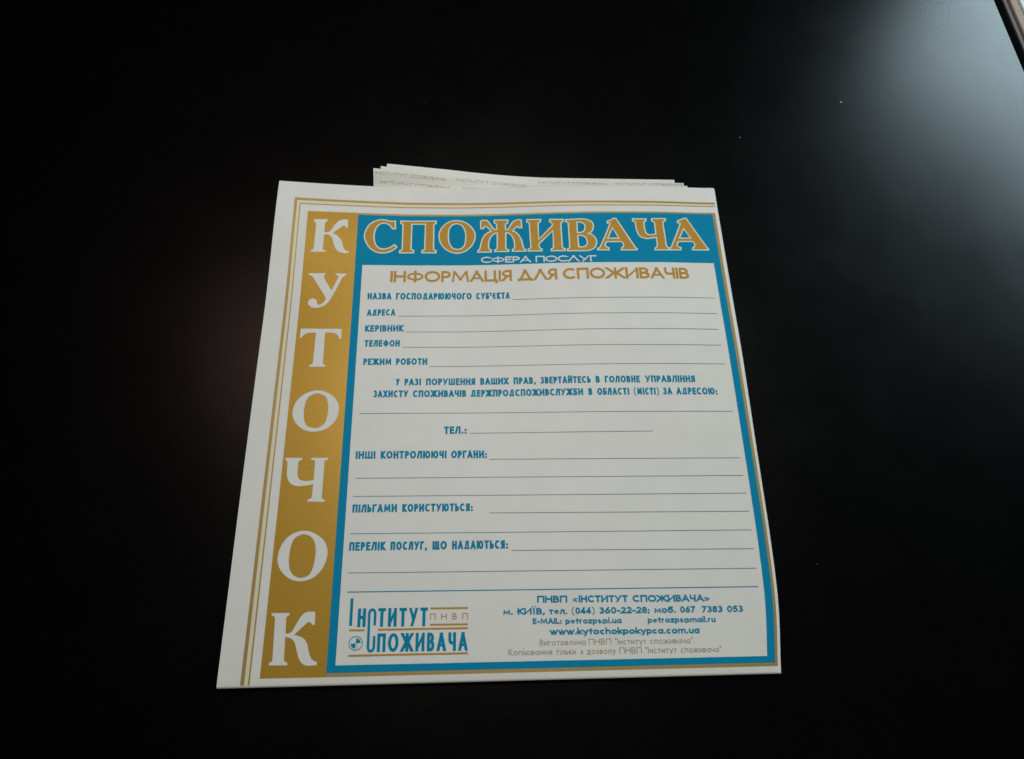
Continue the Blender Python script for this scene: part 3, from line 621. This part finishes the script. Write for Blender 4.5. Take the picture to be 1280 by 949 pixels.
for ch, loops in GLYPHS_BAND:
    bm = bmesh.new(); fill(bm, [smooth_loop(l) for l in loops], 0.12); part('band_letter', bm, M_WHITE)
for ch, loops in GLYPHS_TITLE:
    bm = bmesh.new(); ls = [smooth_loop(l) for l in loops]
    fill(bm, [grow(l, 0.40, i > 0) for i, l in enumerate(ls)], 0.12, 0)
    fill(bm, [grow(l, -0.36, i > 0) for i, l in enumerate(ls)], 0.18, 1)
    part('title_letter', bm, [M_OUTLINE, M_GOLD2])

INK = {'heading': M_GOLD2, 'subtitle': M_CREAM, 'form_label': M_TEAL, 'contact_line': M_TEAL, 'imprint_line': M_FINE}
for name, style, words, (bx0, by0, bx1, by1), cap in TEXT:
    bm = bmesh.new()
    sl = (by1 - by0) / (bx1 - bx0)
    for w, x0, x1 in words:
        word(bm, w, x0, x1, by0 + sl * (x0 - bx0), cap, style, 0.12 if name == 'subtitle' else 0.08, slope=sl)
    part(name, bm, M_WHITE if name == 'subtitle' else INK[name], smooth=False)

for i, (x0, y0, x1, y1) in enumerate(RULES):
    bm = bmesh.new(); strip(((x0, y0), (x1, y1)), 0.46 if i == len(RULES) - 1 else 0.34, 0.07, bm)
    part('writing_line', bm, M_TEAL if i == len(RULES) - 1 else M_RULE)

# --- logo at the bottom left of the white field
bm = bmesh.new()
def logo_word(txt, x0, x1, y, cap, gap=0.13, wt=0.17):
    WEIGHT['logo'] = (wt, gap); word(bm, txt, x0, x1, y, cap, 'logo', 0.08)
ribbon(bm, [(-61.2, 53.4), (-61.2, 64.6)], 1.35, 0.08)
logo_word('Н', -58.1, -54.3, 52.1, 8.5)
logo_word('ТИТУТ', -48.6, -25.4, 52.1, 8.5)
logo_word('ПОЖИВАЧА', -48.5, -6.7, 40.9, 8.25)
# the tall hooked letter shared by both lines
hook = [(-50.0, 53.4), (-50.0, 57.6)] + [(-51.4 + 1.4 * math.cos(math.radians(a)), 57.9 + 2.1 * math.sin(math.radians(a))) for a in range(0, 181, 20)] + \
       [(-52.75, 57.0), (-52.6, 43.4)] + [(-51.3 + 1.35 * math.cos(math.radians(a)), 43.3 + 2.0 * math.sin(math.radians(a))) for a in range(180, 361, 20)] + [(-49.95, 47.4)]
ribbon(bm, hook, 1.2, 0.09)
for (a, b) in (((-24.29, 60.15), (-6.64, 60.1)), ((-24.3, 52.72), (-6.61, 52.69)), ((-48.45, 50.8), (-6.61, 50.94)), ((-61.75, 50.73), (-54.52, 50.66)), ((-61.45, 39.45), (-6.57, 39.75))):
    strip((a, b), 0.85, 0.08, bm, 1)
WEIGHT['logo'] = (0.14, 0.9)
word(bm, 'ПНВП', -24.3, -6.6, 54.95, 2.85, 'logo', 0.08, mi=1)
part('logo_lettering', bm, [M_TEAL, M_GOLD2], smooth=False)
bm = bmesh.new()
ex, ey = -58.35, 44.85
ribbon(bm, [tuple(v) for v in disc(ex, ey, 3.05, n=40)] + [(ex + 3.05, ey)], 0.34, 0.08)
fill(bm, [disc(ex, ey, 2.3, 4, 86, 10)], 0.08, step=0)
fill(bm, [disc(ex, ey, 2.3, 184, 266, 10)], 0.08, step=0)
ribbon(bm, [(ex + 0.7, ey - 2.2), (ex + 0.7, ey - 0.6)], 0.22, 0.08)
part('logo_emblem', bm, M_TEAL, smooth=False)

# ------------------------------------------------------------------ a few crumbs of dust on the table
def crumb(x, y, r, label, seed):
    rnd = random.Random(seed); bm = bmesh.new()
    bmesh.ops.create_icosphere(bm, subdivisions=2, radius=r * MM)
    for v in bm.verts:
        v.co *= rnd.uniform(0.75, 1.2); v.co.x *= 1.2; v.co.z *= 0.7
        v.co += Vector((x * MM, y * MM, (TZ + 0.55 * r) * MM))
    o = link('dust_crumb', bm, M_DUST)
    o['label'] = label; o['category'] = 'crumb'; o['group'] = 'crumbs of dust on the table'
crumb(230.8, 372.8, 0.55, 'brightest white crumb on the black table, up and right of the poster', 0)
crumb(161.7, 343.8, 0.30, 'small pale crumb on the black table between the poster top and the brightest crumb', 1)
